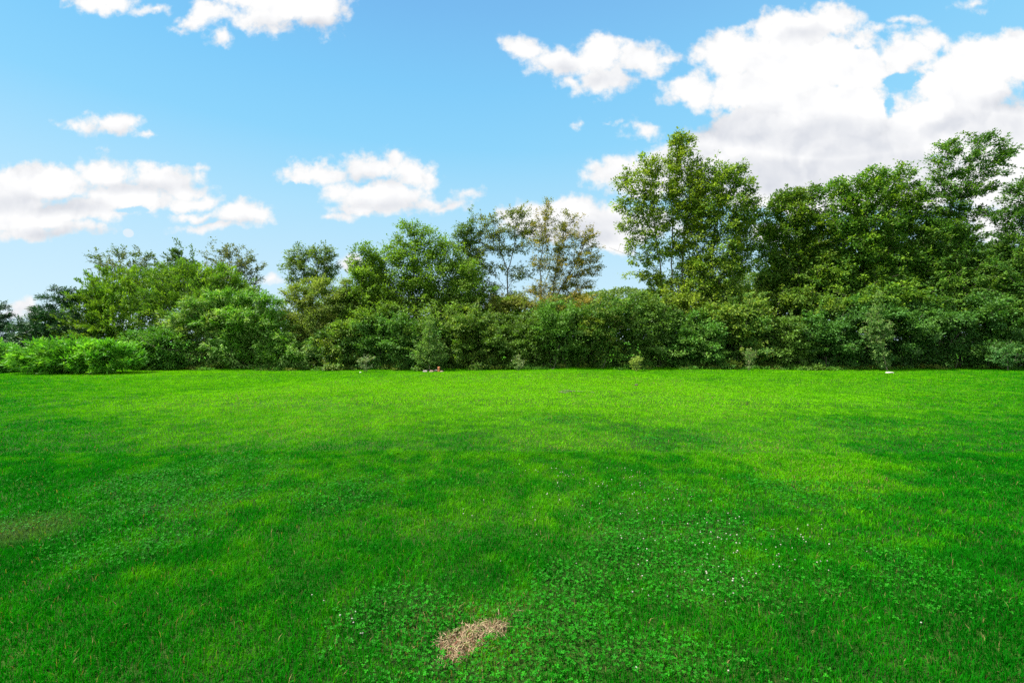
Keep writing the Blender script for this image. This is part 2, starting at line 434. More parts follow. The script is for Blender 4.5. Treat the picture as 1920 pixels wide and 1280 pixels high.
# ------------------------------------------------------------------ ground
def build_ground():
    xs = np.concatenate([[-1500, -700, -350, -180, -100, -70], np.arange(-50, 50.1, .5), [70, 100, 180, 350, 700, 1500]])
    ys = np.concatenate([[-600, -200, -80, -30, -12, -6], np.arange(-3, 34, .4), [36, 40, 50, 70, 110, 200, 400, 800, 1600]])
    X, Y = np.meshgrid(xs, ys); Z = ground_z(X, Y)
    V = np.stack([X, Y, Z], -1).reshape(-1, 3)
    nx, ny = len(xs), len(ys); I = np.arange(nx * ny).reshape(ny, nx)
    F = np.stack([I[:-1, :-1], I[:-1, 1:], I[1:, 1:], I[1:, :-1]], -1).reshape(-1)
    m, g, o = new_mat('turf_soil')
    geo = g.n.new('ShaderNodeNewGeometry'); p = geo.outputs['Position']
    a = g.noise(p, 55, 5, .7); b = g.noise(p, .35, 4, .6)
    c = g.mix(g.remap(a, .35, .62), (.008, .022, .004, 1), (.022, .065, .006, 1))
    c = g.mix(g.remap(b, .4, .65, 0, .5), c, (.05, .12, .012, 1))
    sp0 = g.n.new('ShaderNodeSeparateXYZ'); g.l.new(p, sp0.inputs[0])
    c = g.mix(g.m('MAXIMUM', g.remap(g.m('ABSOLUTE', sp0.outputs[0]), 30, 40), g.remap(sp0.outputs[1], 33, 40)), c, (.06, .22, .006, 1))
    sep = g.n.new('ShaderNodeSeparateXYZ'); g.l.new(p, sep.inputs[0])
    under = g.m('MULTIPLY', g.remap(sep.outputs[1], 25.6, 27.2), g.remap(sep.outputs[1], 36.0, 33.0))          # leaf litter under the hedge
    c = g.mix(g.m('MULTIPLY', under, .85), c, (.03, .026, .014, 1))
    bs = g.n.new('ShaderNodeBsdfPrincipled'); g.l.new(c, bs.inputs['Base Color']); bs.inputs['Roughness'].default_value = .95
    bs.inputs['Specular IOR Level'].default_value = .1
    bp = g.n.new('ShaderNodeBump'); bp.inputs['Strength'].default_value = .8; bp.inputs['Distance'].default_value = .03
    g.l.new(a, bp.inputs['Height']); g.l.new(bp.outputs[0], bs.inputs['Normal']); g.l.new(bs.outputs[0], o.inputs[0])
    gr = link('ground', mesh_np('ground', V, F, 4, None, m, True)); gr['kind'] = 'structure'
build_ground()

def gpx(px, py):
    """photograph pixel on the lawn -> x, y"""
    D = EYE * FPX / (py - HZ); return (px - 960) * D / FPX, D

def ell(x, y, px, py, rx, ry):
    """0 outside .. 1 at the centre of a patch given in photograph pixels, laid on the lawn"""
    cx, cy = gpx(px, py); x1, y1 = gpx(px + rx, py); _, y2 = gpx(px, py - ry); _, y3 = gpx(px, py + ry)
    ax = abs(x1 - cx); ay = np.where(y > cy, y2 - cy, cy - y3)
    return np.clip(1 - ((x - cx) / ax) ** 2 - ((y - cy) / ay) ** 2, 0, 1)

def bare_mask(x, y):
    """the burnt patch: an irregular slanting oval close to the viewer"""
    cx, cy = gpx(893, 1193); dx, dy = x - cx, y - cy
    t = math.radians(47); u = dx * math.cos(t) + dy * math.sin(t); v = -dx * math.sin(t) + dy * math.cos(t)
    n = (fbm(x, y, .10, 31, 3) - .5) * 2.3
    return np.clip(1.0 - ((u - .01) / .26) ** 2 - (v / (.125 - .03 * np.clip(u / .3, 0, 1))) ** 2 + n, 0, 1)

CLOVER = [(330, 920, 190, 70, .9), (250, 1010, 160, 60, .6), (740, 1190, 150, 90, .9), (1000, 1200, 190, 90, .9), (1340, 1060, 260, 110, .95), (1500, 930, 150, 40, .6), (1230, 960, 170, 60, .6),
          (1100, 1110, 120, 60, .7), (650, 930, 120, 40, .5), (1720, 1090, 150, 80, .7), (900, 1270, 260, 50, .8), (1260, 1240, 160, 50, .7), (1040, 790, 60, 14, .6), (1270, 830, 130, 30, .5), (1600, 800, 110, 18, .4), (100, 960, 110, 50, .5)]
def clover_amount(x, y):
    a = np.zeros_like(x)
    for px, py, rx, ry, s in CLOVER: a = np.maximum(a, ell(x, y, px, py, rx, ry) ** .5 * s)
    n = fbm(x, y, .5, 21, 3)
    return np.clip(a * (n * 2.4 - .3), 0, 1) + .06 * (n > .62)

# stretches of finer yellow-green turf and of dense dark turf, as they lie on the lawn
YELLOW = [(960, 740, 620, 46, .85), (620, 800, 330, 50, .5), (1150, 760, 420, 60, .6), (1540, 890, 190, 45, .8), (1480, 850, 240, 60, .45), (1080, 830, 180, 40, .6), (470, 760, 330, 40, .5), (820, 970, 170, 40, .35), (200, 700, 240, 8, .5), (1320, 950, 100, 30, .3), (1640, 960, 160, 50, .3)]
DARKT = [(1270, 826, 150, 30, .8), (1040, 792, 70, 15, .7), (1450, 778, 60, 9, .6), (1600, 786, 120, 17, .8), (620, 742, 70, 8, .7), (540, 745, 60, 7, .5), (690, 840, 130, 26, .4), (440, 860, 220, 34, .5), (160, 790, 180, 20, .35), (1080, 738, 26, 5, .8),
         (850, 752, 18, 4, .7), (790, 765, 14, 4, .6), (230, 745, 130, 7, .5), (1330, 1000, 160, 40, .4), (700, 960, 160, 50, .3), (60, 900, 160, 60, .5), (1860, 900, 160, 90, .4), (500, 1150, 320, 110, .25), (1700, 1180, 260, 100, .3), (350, 730, 110, 5, .4), (900, 714, 22, 3, .5), (420, 800, 150, 9, .4)]
def turf_colour(rng, x, y):
    n = len(x)
    yel = np.zeros(n); drk = np.zeros(n)
    wx = x + (fbm(x, y, 1.1, 41, 3) - .5) * 1.6; wy = y + (fbm(x, y, 1.4, 47, 3) - .5) * 1.8 * np.clip(y / 8, .1, 1)
    for q in YELLOW: yel = np.maximum(yel, ell(wx, wy, *q[:4]) ** .7 * q[4])
    for q in DARKT: drk = np.maximum(drk, ell(wx, wy, *q[:4]) ** .6 * q[4])
    mott = fbm(x, y, .9, 51, 4); fine = fbm(x, y, .22, 57, 3)
    far = np.clip((y - 3.5) / 9, 0, 1)                   # turf runs from deep green near the viewer to yellow-green farther off
    side = np.clip((np.abs(x) / np.maximum(y, 1) - .75) / .45, 0, 1)  # lens vignetting put into the blade colour: turf darkens towards both sides
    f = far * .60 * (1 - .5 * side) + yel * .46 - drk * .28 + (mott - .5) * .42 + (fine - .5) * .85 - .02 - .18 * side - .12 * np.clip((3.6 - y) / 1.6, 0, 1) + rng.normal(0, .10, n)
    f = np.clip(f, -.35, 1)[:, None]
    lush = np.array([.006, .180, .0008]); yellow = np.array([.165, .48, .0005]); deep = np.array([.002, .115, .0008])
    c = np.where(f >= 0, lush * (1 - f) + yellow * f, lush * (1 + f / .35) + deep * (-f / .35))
    dry = ell(x, y, 20, 1000, 120, 42)[:, None] * .55
    c = c * (1 - dry) + np.array([.12, .15, .07]) * dry
    px_, py_ = gpx(893, 1193); rr = np.hypot((x - px_) / .42, (y - py_) / .36); halo = np.clip(1.25 - rr, 0, 1) * (fbm(x, y, .12, 33, 2) > .42)
    f = np.clip(f + halo[:, None] * .35, -.35, 1) * 1.0; c = np.where(halo[:, None] > 0, lush * (1 - f.clip(0)) + yellow * f.clip(0), c)
    tan = (rng.random(n) < .010 + .05 * (yel > .4) + .30 * halo)[:, None]
    c = np.where(tan, np.array([.24, .19, .07]), c)
    c = c * (1 + .13 * rng.normal(0, 1, (n, 1)))
    return np.clip(c, .001, .6)

def blades(rng, x, y, h, w, two, lean=.45):
    """h, w per blade; two: two-piece bent blades, else a single bent triangle"""
    n = len(x); z = ground_z(x, y)
    # neighbouring blades lean the same way, as in tufts
    th = fbm(x, y, .13, 61, 2) * 25 + rng.normal(0, .9, n)
    ln = np.clip(rng.normal(lean, .28, n), .03, 1.3)
    d = np.stack([np.cos(th), np.sin(th), np.zeros(n)], 1)
    fa = rng.random(n) * np.pi * 2
    s = np.stack([np.cos(fa), np.sin(fa), np.zeros(n)], 1) * (w * .5)[:, None]
    b = np.stack([x, y, z], 1); up = np.array([0, 0, 1.0])
    tip = b + d * (h * ln)[:, None] + up * (h * (1 - .3 * ln))[:, None]
    mid = b + d * (h * ln * .28)[:, None] + up * (h * .58)[:, None]
    if two:
        V = np.stack([b - s, b + s, mid + s * .8, mid - s * .8, tip], 1).reshape(-1, 3)
        F = (np.array([0, 1, 2, 3, 3, 2, 4])[None] + (np.arange(n) * 5)[:, None]).reshape(-1)
        per = np.tile([4, 3], n); k = 5
    else:
        V = np.stack([b - s, b + s, tip], 1).reshape(-1, 3)
        F = np.arange(n * 3); per = np.full(n, 3); k = 3
    return V, F, per, k

def scatter(rng, dens, y0, y1, side=1.22, extra=2.2):
    w1 = y1 * side + extra; N = int(dens * (y1 - y0) * 2 * w1)
    y = rng.uniform(y0, y1, N); x = rng.uniform(-w1, w1, N)
    k = np.abs(x) < y * side + extra
    return x[k], y[k]

QUALITY = 1.0
def build_grass():
    rng = np.random.default_rng(11)
    zones = [  # from, to, blades per m2, height, width, two-piece
        (1.2, 3.6, 10500, .046, .0042, True), (3.6, 6.5, 5600, .044, .0058, True), (6.5, 11, 2300, .042, .0095, False),
        (11, 17, 1100, .042, .015, False), (17, 27.6, 620, .044, .024, False)]
    VV, FF, PP, CC = [], [], [], []; off = 0
    for y0, y1, den, h, w, two in zones:
        x, y = scatter(rng, den * QUALITY, y0, y1, extra=2.2 if y0 < 10 else 6.0)
        cl = clover_amount(x, y); keep = (rng.random(len(x)) > cl * .5) & (bare_mask(x, y) < .1 + .8 * rng.random(len(x)) ** 2.2)
        x, y = x[keep], y[keep]; n = len(x)
        tuft = fbm(x, y, .28, 71, 3)
        hh = h * (0.55 + .95 * tuft) * rng.uniform(.6, 1.25, n)
        hh = hh * (1 + np.clip((y - 25.1) / .8, 0, 1) * (fbm(x, y, .7, 81, 3) * 4.0 - .6).clip(0))
        V, F, P, k = blades(rng, x, y, hh, w * rng.uniform(.7, 1.25, n), two)
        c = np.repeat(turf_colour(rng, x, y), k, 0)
        VV.append(V); FF.append(F + off); PP.append(P); CC.append(c); off += len(V)
    o = link('grass', mesh_np('grass', np.concatenate(VV), np.concatenate(FF), np.concatenate(PP), np.concatenate(CC), M_GRASS))
    tag(o, 'bright green mown lawn grass covering the whole field', 'grass', kind='stuff')
build_grass()

def build_clover():
    rng = np.random.default_rng(12)
    VV, CC = [], []; FF = []; off = 0
    for y0, y1, den, r in ((1.3, 3.6, 2900, .0088), (3.6, 6.2, 1500, .0105), (6.2, 12, 330, .016)):
        x, y = scatter(rng, den, y0, y1)
        k = (rng.random(len(x)) < clover_amount(x, y)) & (bare_mask(x, y) < .3); x, y = x[k], y[k]; n = len(x)
        z = ground_z(x, y) + (.022 + .030 * rng.random(n)) * np.where(y > 6, .9, 1)
        C0 = np.stack([x, y, z], 1)
        nrm = unit(np.stack([rng.normal(0, .38, n), rng.normal(0, .38, n), np.ones(n)], 1))
        a0 = rng.random(n) * 2 * np.pi
        base = np.stack([np.cos(a0), np.sin(a0), np.zeros(n)], 1); ux = unit(base - nrm * (base * nrm).sum(1, keepdims=True)); uy = np.cross(nrm, ux)
        rr = r * rng.uniform(.65, 1.25, n)
        f = rng.random((n, 1)); col = np.array([.008, .125, .003]) * (1 - f) + np.array([.022, .215, .006]) * f
        col *= 1 + .15 * rng.normal(0, 1, (n, 1))
        prof = np.array([(0, 0), (.55, .42), (.95, .40), (1.0, 0.0), (.95, -.40), (.55, -.42)])
        for j in range(3):
            t = j * 2 * np.pi / 3; dx = ux * math.cos(t) + uy * math.sin(t); dy = np.cross(nrm, dx)
            lift = rng.uniform(-.1, .35, n)
            P = C0[:, None] + (dx[:, None] * prof[None, :, 0:1] + dy[:, None] * prof[None, :, 1:2] + nrm[:, None] * (np.abs(prof[None, :, 1:2]) * .35 + prof[None, :, 0:1] * lift[:, None, None])) * rr[:, None, None]
            V = P.reshape(-1, 3)
            q = np.array([0, 1, 2, 3, 0, 3, 4, 5])[None] + (np.arange(n) * 6)[:, None] + off
            VV.append(V); FF.append(q.reshape(-1)); CC.append(np.repeat(col, 6, 0)); off += len(V)
    o = link('clover', mesh_np('clover', np.concatenate(VV), np.concatenate(FF), 4, np.concatenate(CC), M_CLOVER))
    tag(o, 'low three-leaved clover spreading in patches through the lawn', 'clover', kind='stuff')
build_clover()

def build_bare_patch():
    rng = np.random.default_rng(13)
    cx, cy = gpx(893, 1193)
    n0 = 22000; x = cx + rng.uniform(-.5, .5, n0); y = cy + rng.uniform(-.45, .45, n0)
    k = rng.random(n0) < np.clip(bare_mask(x, y) * 1.5, 0, 1) ** .8; x, y = x[k], y[k]; n = len(x)
    V, F, P, kk = blades(rng, x, y, .034 * rng.uniform(.4, 1.5, n), .0042 * rng.uniform(.6, 1.2, n), True, lean=1.0)
    f = rng.random((n, 1)); c = np.array([.20, .125, .065]) * (1 - f) + np.array([.46, .35, .21]) * f
    c = np.where(rng.random((n, 1)) < .14, np.array([.17, .06, .035]), c); c = np.where(rng.random((n, 1)) < .10, np.array([.06, .22, .01]), c)
    c *= 1 + .2 * rng.normal(0, 1, (n, 1))
    o = link('dry_grass', mesh_np('dry_grass', V, F, P, np.repeat(c, kk, 0), M_STRAW))
    tag(o, 'small burnt tan patch of dead dry grass in the green lawn', 'dry grass', kind='stuff')
build_bare_patch()

# ------------------------------------------------------------------ clover flowers, one object each
def build_flowers():
    rng = np.random.default_rng(14)
    import bmesh
    bm = bmesh.new(); r = .0068
    bmesh.ops.create_icosphere(bm, subdivisions=2, radius=r)
    for v in bm.verts:
        v.co *= 1 + .16 * ((hash((round(v.co.x * 9e4), round(v.co.y * 9e4))) % 7) / 7 - .4); v.co.z *= .85; v.co.z += .066
    nhead = len(bm.faces)
    segs = 4; a = [(.0, .0, 0), (.001, .0, .03), (.0, .0, .062)]
    rings = [[bm.verts.new((px + .0011 * math.cos(t * math.pi / 2), py + .0011 * math.sin(t * math.pi / 2), pz)) for t in range(segs)] for px, py, pz in a]
    for q in range(2):
        for t in range(segs):
            f = bm.faces.new((rings[q][t], rings[q][(t + 1) % segs], rings[q + 1][(t + 1) % segs], rings[q + 1][t])); f.material_index = 1
    me = bpy.data.meshes.new('clover_flower'); bm.to_mesh(me); bm.free()
    me.materials.append(M_PETAL); me.materials.append(M_CLOVER)
    at = me.attributes.new('col', 'FLOAT_COLOR', 'POINT')
    zz = np.zeros(len(me.vertices) * 3); me.vertices.foreach_get('co', zz); zz = zz.reshape(-1, 3)
    c = np.ones((len(zz), 4)); c[:, :3] = np.where(zz[:, 2:3] > .057, np.array([.40, .39, .31]), np.array([.05, .2, .03])); c[zz[:, 2] < .0625, :3] = c[zz[:, 2] < .0625, :3] * np.array([.8, .8, .7])
    at.data.foreach_set('color', c.astype(np.float32).ravel())
    pts = []
    zones = [(1130, 925, 110, 38, 46), (1010, 884, 60, 12, 12), (1240, 985, 120, 45, 46), (1330, 1030, 120, 55, 40), (1440, 1060, 110, 40, 36), (1180, 900, 140, 20, 14), (1280, 1100, 90, 40, 16), (1480, 985, 60, 30, 10),
             (870, 985, 60, 30, 4), (640, 1160, 60, 40, 7), (1500, 1010, 110, 50, 10), (1000, 1000, 120, 60, 8)]
    for px, py, rx, ry, n in zones:
        for _ in range(n):
            t = rng.random() * 6.283; q = rng.random() ** .6
            pts.append(gpx(px + 1.35 * rx * q * math.cos(t), py + 1.3 * ry * q * math.sin(t)))
    pts += [gpx(*p) for p in ((1105, 987), (1297, 1019), (1455, 1050), (1458, 1047), (1267, 1104), (641, 1168), (658, 1170), (1363, 1270), (1189, 1265), (1165, 1018), (1725, 1180))]
    for i, (x, y) in enumerate(pts):
        o = bpy.data.objects.new('clover_flower', me); COL.objects.link(o)
        o.location = (x, y, float(ground_z(x, y)) - .004); o.rotation_euler = (rng.normal(0, .12), rng.normal(0, .12), rng.random() * 6.28)
        s = rng.uniform(.4, .85); o.scale = (s, s, s * rng.uniform(.75, 1.1))
        tag(o, 'small round white clover flower among the grass', 'flower', 'white clover flowers in the lawn')
build_flowers()
#@@VEG

DK = (.030, .074, .013); HEDGE = (.036, .092, .011); MID = (.055, .12, .012); OLIVE = (.085, .120, .012); YG = (.115, .19, .012)
# --- the far wood seen over the hedge, one mass
def far_wood():
    rng = np.random.default_rng(20)
    D = 62; k = D / FPX; VV = []; CC = []
    for (px, top, rx) in ((1060, 552, 60), (1120, 546, 50), (1170, 540, 55), (1230, 542, 60), (1300, 548, 60), (1370, 530, 50), (1415, 512, 50), (1470, 515, 50), (1530, 520, 60), (960, 560, 60), (860, 566, 60), (620, 560, 50), (520, 580, 60), (700, 566, 60)):
        c = place(px, top + 34, D + rng.uniform(-3, 3)); n = 3600
        d = unit(rng.normal(0, 1, (n, 3))); bump = 1 + .10 * np.sin(d[:, 0] * 9 + px) * np.sin(d[:, 2] * 8 + px * .7)
        p = c + d * np.array([rx * k, rx * k, 34 * k]) * (.86 + .14 * rng.random((n, 1))) * bump[:, None]
        p = np.concatenate([p, np.stack([rng.uniform(c[0] - rx * k, c[0] + rx * k, n // 2), c[1] + rng.normal(0, 1.2, n // 2), rng.uniform(0, c[2], n // 2)], 1)]); d = np.concatenate([d, unit(rng.normal(0, 1, (n // 2, 3)))]); m = len(p)
        ax = rng.normal(0, 1, (m, 3)); nr = unit(d + rng.normal(0, .5, (m, 3)))
        f = rng.random((m, 1)); col = np.array([.07, .13, .02]) * (1 - f) + np.array([.14, .20, .035]) * f
        V, F, C = leaf_quads(rng, p, ax, nr, rng.uniform(.22, .42, m), rng.uniform(.16, .3, m), col); VV.append(V); CC.append(C)
    V = np.concatenate(VV)
    o = link('forest', mesh_np('forest', V, np.arange(len(V)), 4, np.concatenate(CC), M_LEAF))
    tag(o, 'pale green tops of a far wood beyond the hedge', 'forest', kind='stuff')
far_wood()

TG = 'trees standing behind the hedge'; HG = 'shrubs grown together into the hedge'; SG = 'young saplings planted along the lawn edge'
# --- conifers
grow('conifer', 'dark blue-green conifer with drooping tips cut by the frame edge', 'tree', -40, 34,
     [(6, 574, 14, 6), (-8, 592, 34, 8), (-4, 612, 42, 9), (-20, 636, 60, 12), (-10, 656, 55, 12), (-30, 678, 60, 12), (-45, 560, 14, 12)], 420, 30000, (.20, .05), (.012, .042, .014), (.03, .07, .02), spread=.16, mat=M_NEEDLE,
     paths=[[(-40, 690, 0), (-42, 600, 0), (-44, 545, 0)]], droop=.35, up=.4, arch=.0, shell=.2, shoots=.2, group=TG)
grow('conifer', 'dark layered conifer with flat spreading boughs beside the dense olive-green tree', 'tree', 118, 28.6,
     [(112, 545, 22, 5), (142, 548, 22, 6), (96, 560, 26, 6), (135, 563, 34, 6), (88, 578, 34, 6), (74, 594, 34, 6), (120, 592, 60, 8), (52, 612, 34, 7), (100, 615, 66, 9), (60, 632, 44, 8), (110, 640, 80, 14), (70, 660, 60, 14), (120, 670, 70, 14)],
     560, 52000, (.18, .05), (.012, .045, .012), (.03, .08, .015), spread=.13, mat=M_NEEDLE, paths=[[(118, 690, 0), (120, 600, 0), (122, 540, 0)]], droop=.2, up=.5, arch=.0, shell=.2, shoots=.2, group=TG)
# --- group at the far end of the hedge
grow('slender_tree', 'thin-leaved tree with loose wind-bent twigs above the layered conifer', 'tree', 240, 31.5,
     [(198, 482, 30, 14), (232, 472, 24, 14), (262, 480, 22, 12), (215, 500, 40, 16), (275, 500, 26, 16), (300, 515, 24, 14), (250, 520, 50, 24), (250, 560, 60, 30)], 260, 9500, (.15, .065), (.040, .070, .016), (.09, .10, .02), spread=.14, shoots=.35, group=TG)
grow('slender_tree', 'tree with two narrow upright leafy tips rising over the olive-green crown', 'tree', 342, 31.5,
     [(333, 462, 7, 12), (330, 482, 13, 16), (322, 500, 24, 16), (363, 466, 6, 10), (360, 484, 11, 13), (352, 502, 20, 14), (345, 540, 50, 34)], 260, 12000, (.15, .07), (.034, .070, .014), spread=.13, shoots=.25, group=TG, tipup=.5)
grow('slender_tree', 'sparse brownish-green tree with open twigs next to the open sky gap', 'tree', 425, 31,
     [(403, 458, 8, 12), (400, 478, 18, 13), (432, 472, 18, 12), (455, 478, 20, 14), (470, 498, 22, 18), (430, 500, 40, 24), (478, 522, 18, 14), (445, 545, 40, 30), (400, 520, 30, 20)], 300, 9000, (.14, .062), (.050, .070, .018), (.10, .10, .03), spread=.13, shoots=.35, group=TG)
grow('bushy_tree', 'dense olive-green rounded tree nearest the layered conifer, its twigs in upright tufts', 'tree', 210, 29.2,
     [(205, 532, 38, 24), (250, 525, 42, 22), (180, 560, 42, 26), (240, 560, 60, 34), (165, 590, 50, 30), (220, 600, 70, 34), (140, 615, 55, 24), (200, 640, 80, 30), (110, 635, 50, 22)], 620, 44000, (.19, .062), (.055, .120, .010), YG, .3, spread=.15, shoots=.3, tipup=.75, droop=.1, up=.35, mat=M_GLOSSY, group=TG)
grow('bushy_tree', 'broad olive-green tree with tufted twigs behind the white-tipped shrub', 'tree', 370, 29,
     [(300, 520, 34, 22), (340, 508, 38, 20), (385, 510, 38, 22), (425, 525, 34, 24), (455, 545, 26, 22), (350, 545, 70, 34), (420, 560, 55, 34), (300, 560, 50, 34), (340, 600, 80, 40), (440, 600, 60, 40)], 640, 44000, (.19, .062), (.050, .112, .010), YG, .26, spread=.15, shoots=.28, tipup=.75, droop=.1, up=.35, mat=M_GLOSSY, group=TG)
# --- low shrubs at the open end
grow('low_shrub', 'bright green low spreading shrub with long pointed leaves out on the lawn', 'shrub', 150, 22.6,
     [(70, 662, 34, 22), (120, 652, 40, 18), (170, 652, 44, 18), (215, 656, 38, 20), (240, 668, 22, 18), (90, 680, 52, 20), (160, 676, 60, 22), (210, 682, 50, 16), (125, 692, 66, 8), (50, 676, 30, 18), (130, 668, 70, 22), (190, 670, 60, 22), (95, 660, 50, 16)], 620, 19000, (.25, .068), (.045, .155, .008), (.12, .26, .02), .3, spread=.11, shoots=.2, stems=7, rbase=.03, tipup=.35, droop=.15, up=.5, mat=M_GLOSSY, wood='stems', crown='foliage')
grow('low_shrub', 'bright green low shrub cut by the frame edge in front of the dark conifer', 'shrub', 2, 23.6,
     [(0, 664, 26, 22), (20, 672, 22, 22), (-30, 668, 40, 28), (0, 686, 34, 12)], 260, 10500, (.19, .056), (.045, .150, .016), (.11, .24, .03), .3, spread=.11, stems=5, rbase=.03, tipup=.3, mat=M_GLOSSY, wood='stems', crown='foliage')
grow('leafy_shrub', 'deep green shrub between the bright low shrub and the white-tipped shrub', 'shrub', 290, 25.4,
     [(262, 640, 26, 22), (292, 636, 34, 18), (322, 645, 30, 24), (285, 665, 46, 24), (330, 675, 34, 16), (280, 682, 40, 8)], 330, 17000, (.19, .06), (.032, .105, .008), (.09, .19, .02), .25, spread=.13, stems=6, rbase=.04, mat=M_GLOSSY, wood='stems', crown='foliage', group=HG)
grow('leafy_shrub', 'yellow-green arching shrub with reddish bare boughs showing near its foot', 'shrub', 345, 26.2,
     [(345, 592, 30, 16), (322, 610, 24, 14), (375, 575, 36, 18), (350, 622, 34, 12), (320, 632, 22, 8), (400, 600, 40, 24), (380, 665, 50, 24), (330, 682, 30, 10)], 400, 15000, (.21, .06), (.055, .130, .018), (.16, .22, .04), .3, spread=.13, rbase=.05, mat=M_GLOSSY, bark=M_PALEBARK,
     paths=[[(372, 690, 0), (362, 656, -1.1), (335, 650, -1.7), (318, 640, -1.8), (308, 628, -1.8)], [(372, 690, 0), (366, 655, -.2), (350, 640, -.6), (342, 622, -.8)], [(372, 690, 0), (385, 630, 0), (375, 590, 0)]], wood='branches', crown='foliage', group=HG)
grow('leafy_shrub', 'tall domed shrub whose glossy leaves carry whitish highlights', 'shrub', 445, 26.4,
     [(400, 562, 34, 14), (440, 556, 36, 14), (480, 560, 36, 16), (515, 575, 24, 20), (400, 600, 50, 28), (460, 600, 60, 34), (510, 615, 34, 30), (430, 645, 62, 30), (490, 655, 56, 28), (450, 680, 76, 12)], 760, 40000, (.21, .062), (.046, .128, .007), (.17, .26, .06), .32, spread=.13, stems=8, rbase=.07, droop=.3, up=.8, mat=M_GLOSSY, wood='stems', crown='foliage', group=HG)
grow('leafy_shrub', 'pale-tipped shrub spilling forward at the foot of the olive bush', 'shrub', 520, 25.9,
     [(500, 664, 24, 14), (530, 640, 24, 18), (525, 668, 34, 18), (560, 660, 28, 20), (530, 684, 44, 8)], 260, 12500, (.20, .058), (.044, .118, .008), (.16, .25, .06), .3, spread=.12, stems=6, rbase=.04, mat=M_GLOSSY, wood='stems', crown='foliage', group=HG)
grow('olive_bush', 'yellowish olive bush standing taller than the hedge', 'shrub', 595, 27.6,
     [(555, 548, 26, 20), (590, 535, 32, 16), (630, 535, 28, 16), (560, 580, 34, 26), (610, 565, 46, 26), (645, 565, 24, 24), (590, 610, 50, 34), (570, 640, 36, 24)], 520, 36000, (.12, .058), (.078, .120, .016), (.15, .18, .03), .25, spread=.16, stems=6, rbase=.06, wood='stems', crown='foliage', group=HG)
grow('round_tree', 'small rounded tree showing alone against the blue sky', 'tree', 583, 33,
     [(560, 476, 24, 18), (606, 478, 24, 19), (545, 500, 20, 14), (622, 500, 18, 16), (585, 500, 42, 22), (555, 522, 24, 10), (608, 520, 26, 12), (583, 545, 30, 16)], 360, 11000, (.15, .07), (.050, .090, .010), (.11, .14, .015), spread=.15, shoots=.22, group=TG,
     paths=[[(583, 690, 0), (584, 560, 0), (578, 515, 0)], [(584, 550, 0), (600, 490, 0)], [(583, 540, 0), (562, 485, 0)]])
grow('maple', 'full green tree with a domed top, the highest of the middle trees', 'tree', 775, 28.6,
     [(770, 424, 26, 14), (795, 432, 28, 16), (762, 450, 34, 20), (805, 458, 34, 22), (735, 475, 34, 22), (780, 480, 50, 26), (835, 480, 36, 26), (750, 510, 60, 30), (820, 515, 60, 32), (875, 505, 34, 28), (720, 540, 50, 28), (790, 550, 70, 30), (870, 545, 46, 30), (750, 585, 40, 20, 1, -1.6), (830, 585, 46, 22, 1, -1.7), (775, 615, 34, 16, 1, -2.1), (860, 605, 34, 16, 1, -2.1)], 1000, 46000, (.13, .075), (.066, .125, .011), YG, .3, spread=.19, shoots=.16, rbase=.17, group=TG,
     paths=[[(775, 690, 0), (778, 600, 0), (772, 540, 0), (780, 470, 0), (775, 430, 0)], [(778, 590, 0), (740, 560, -.3), (700, 528, -.5)], [(776, 570, 0), (830, 520, 0), (860, 490, 0)]])
grow('maple', 'lower spreading tree whose bough leans over beside the olive bush', 'tree', 705, 28,
     [(685, 470, 22, 12), (708, 485, 22, 14), (672, 500, 22, 18), (695, 515, 36, 24), (680, 550, 42, 28), (720, 560, 40, 28), (670, 590, 44, 26), (650, 560, 24, 20), (700, 600, 36, 18, 1, -1.3), (665, 620, 34, 18, 1, -1.5)], 560, 33000, (.13, .075), (.064, .120, .011), YG, .25, spread=.17, shoots=.18, group=TG)
grow('slender_tree', 'narrow tree with one thin spire between the domed tree and the open see-through tree', 'tree', 878, 30.5,
     [(884, 400, 5, 9), (880, 418, 12, 10), (868, 432, 20, 13), (895, 436, 12, 12), (862, 455, 24, 16), (888, 465, 26, 20), (880, 500, 34, 26), (885, 540, 34, 26)], 360, 15000, (.13, .07), (.048, .090, .016), (.11, .14, .02), spread=.14, shoots=.25, group=TG, paths=[[(878, 690, 0), (880, 520, 0), (884, 395, 0)]])
grow('open_tree', 'open see-through tree with a dark forked trunk and sparse leaves', 'tree', 953, 30.5,
     [(905, 415, 18, 14), (935, 405, 20, 12), (968, 402, 20, 12), (988, 392, 12, 10), (915, 440, 22, 16), (955, 432, 32, 16), (990, 430, 20, 20), (905, 468, 18, 14), (940, 465, 26, 14), (985, 465, 18, 14), (925, 500, 24, 12), (975, 510, 24, 14), (950, 560, 44, 18), (915, 540, 24, 14), (935, 575, 34, 16, 1, -1.5), (975, 570, 30, 16, 1, -1.6)], 520, 17500, (.125, .062), (.072, .095, .010), (.12, .12, .02), spread=.12, shoots=.2, group=TG, arch=.05, rbase=.15,
     paths=[[(953, 690, 0), (952, 580, 0), (952, 508, 0)], [(952, 508, 0), (938, 468, 0), (928, 430, 0), (922, 408, 0)], [(952, 508, 0), (962, 470, 0), (968, 420, 0)], [(952, 545, 0), (930, 516, 0), (910, 500, 0)], [(953, 540, 0), (976, 512, 0)]])
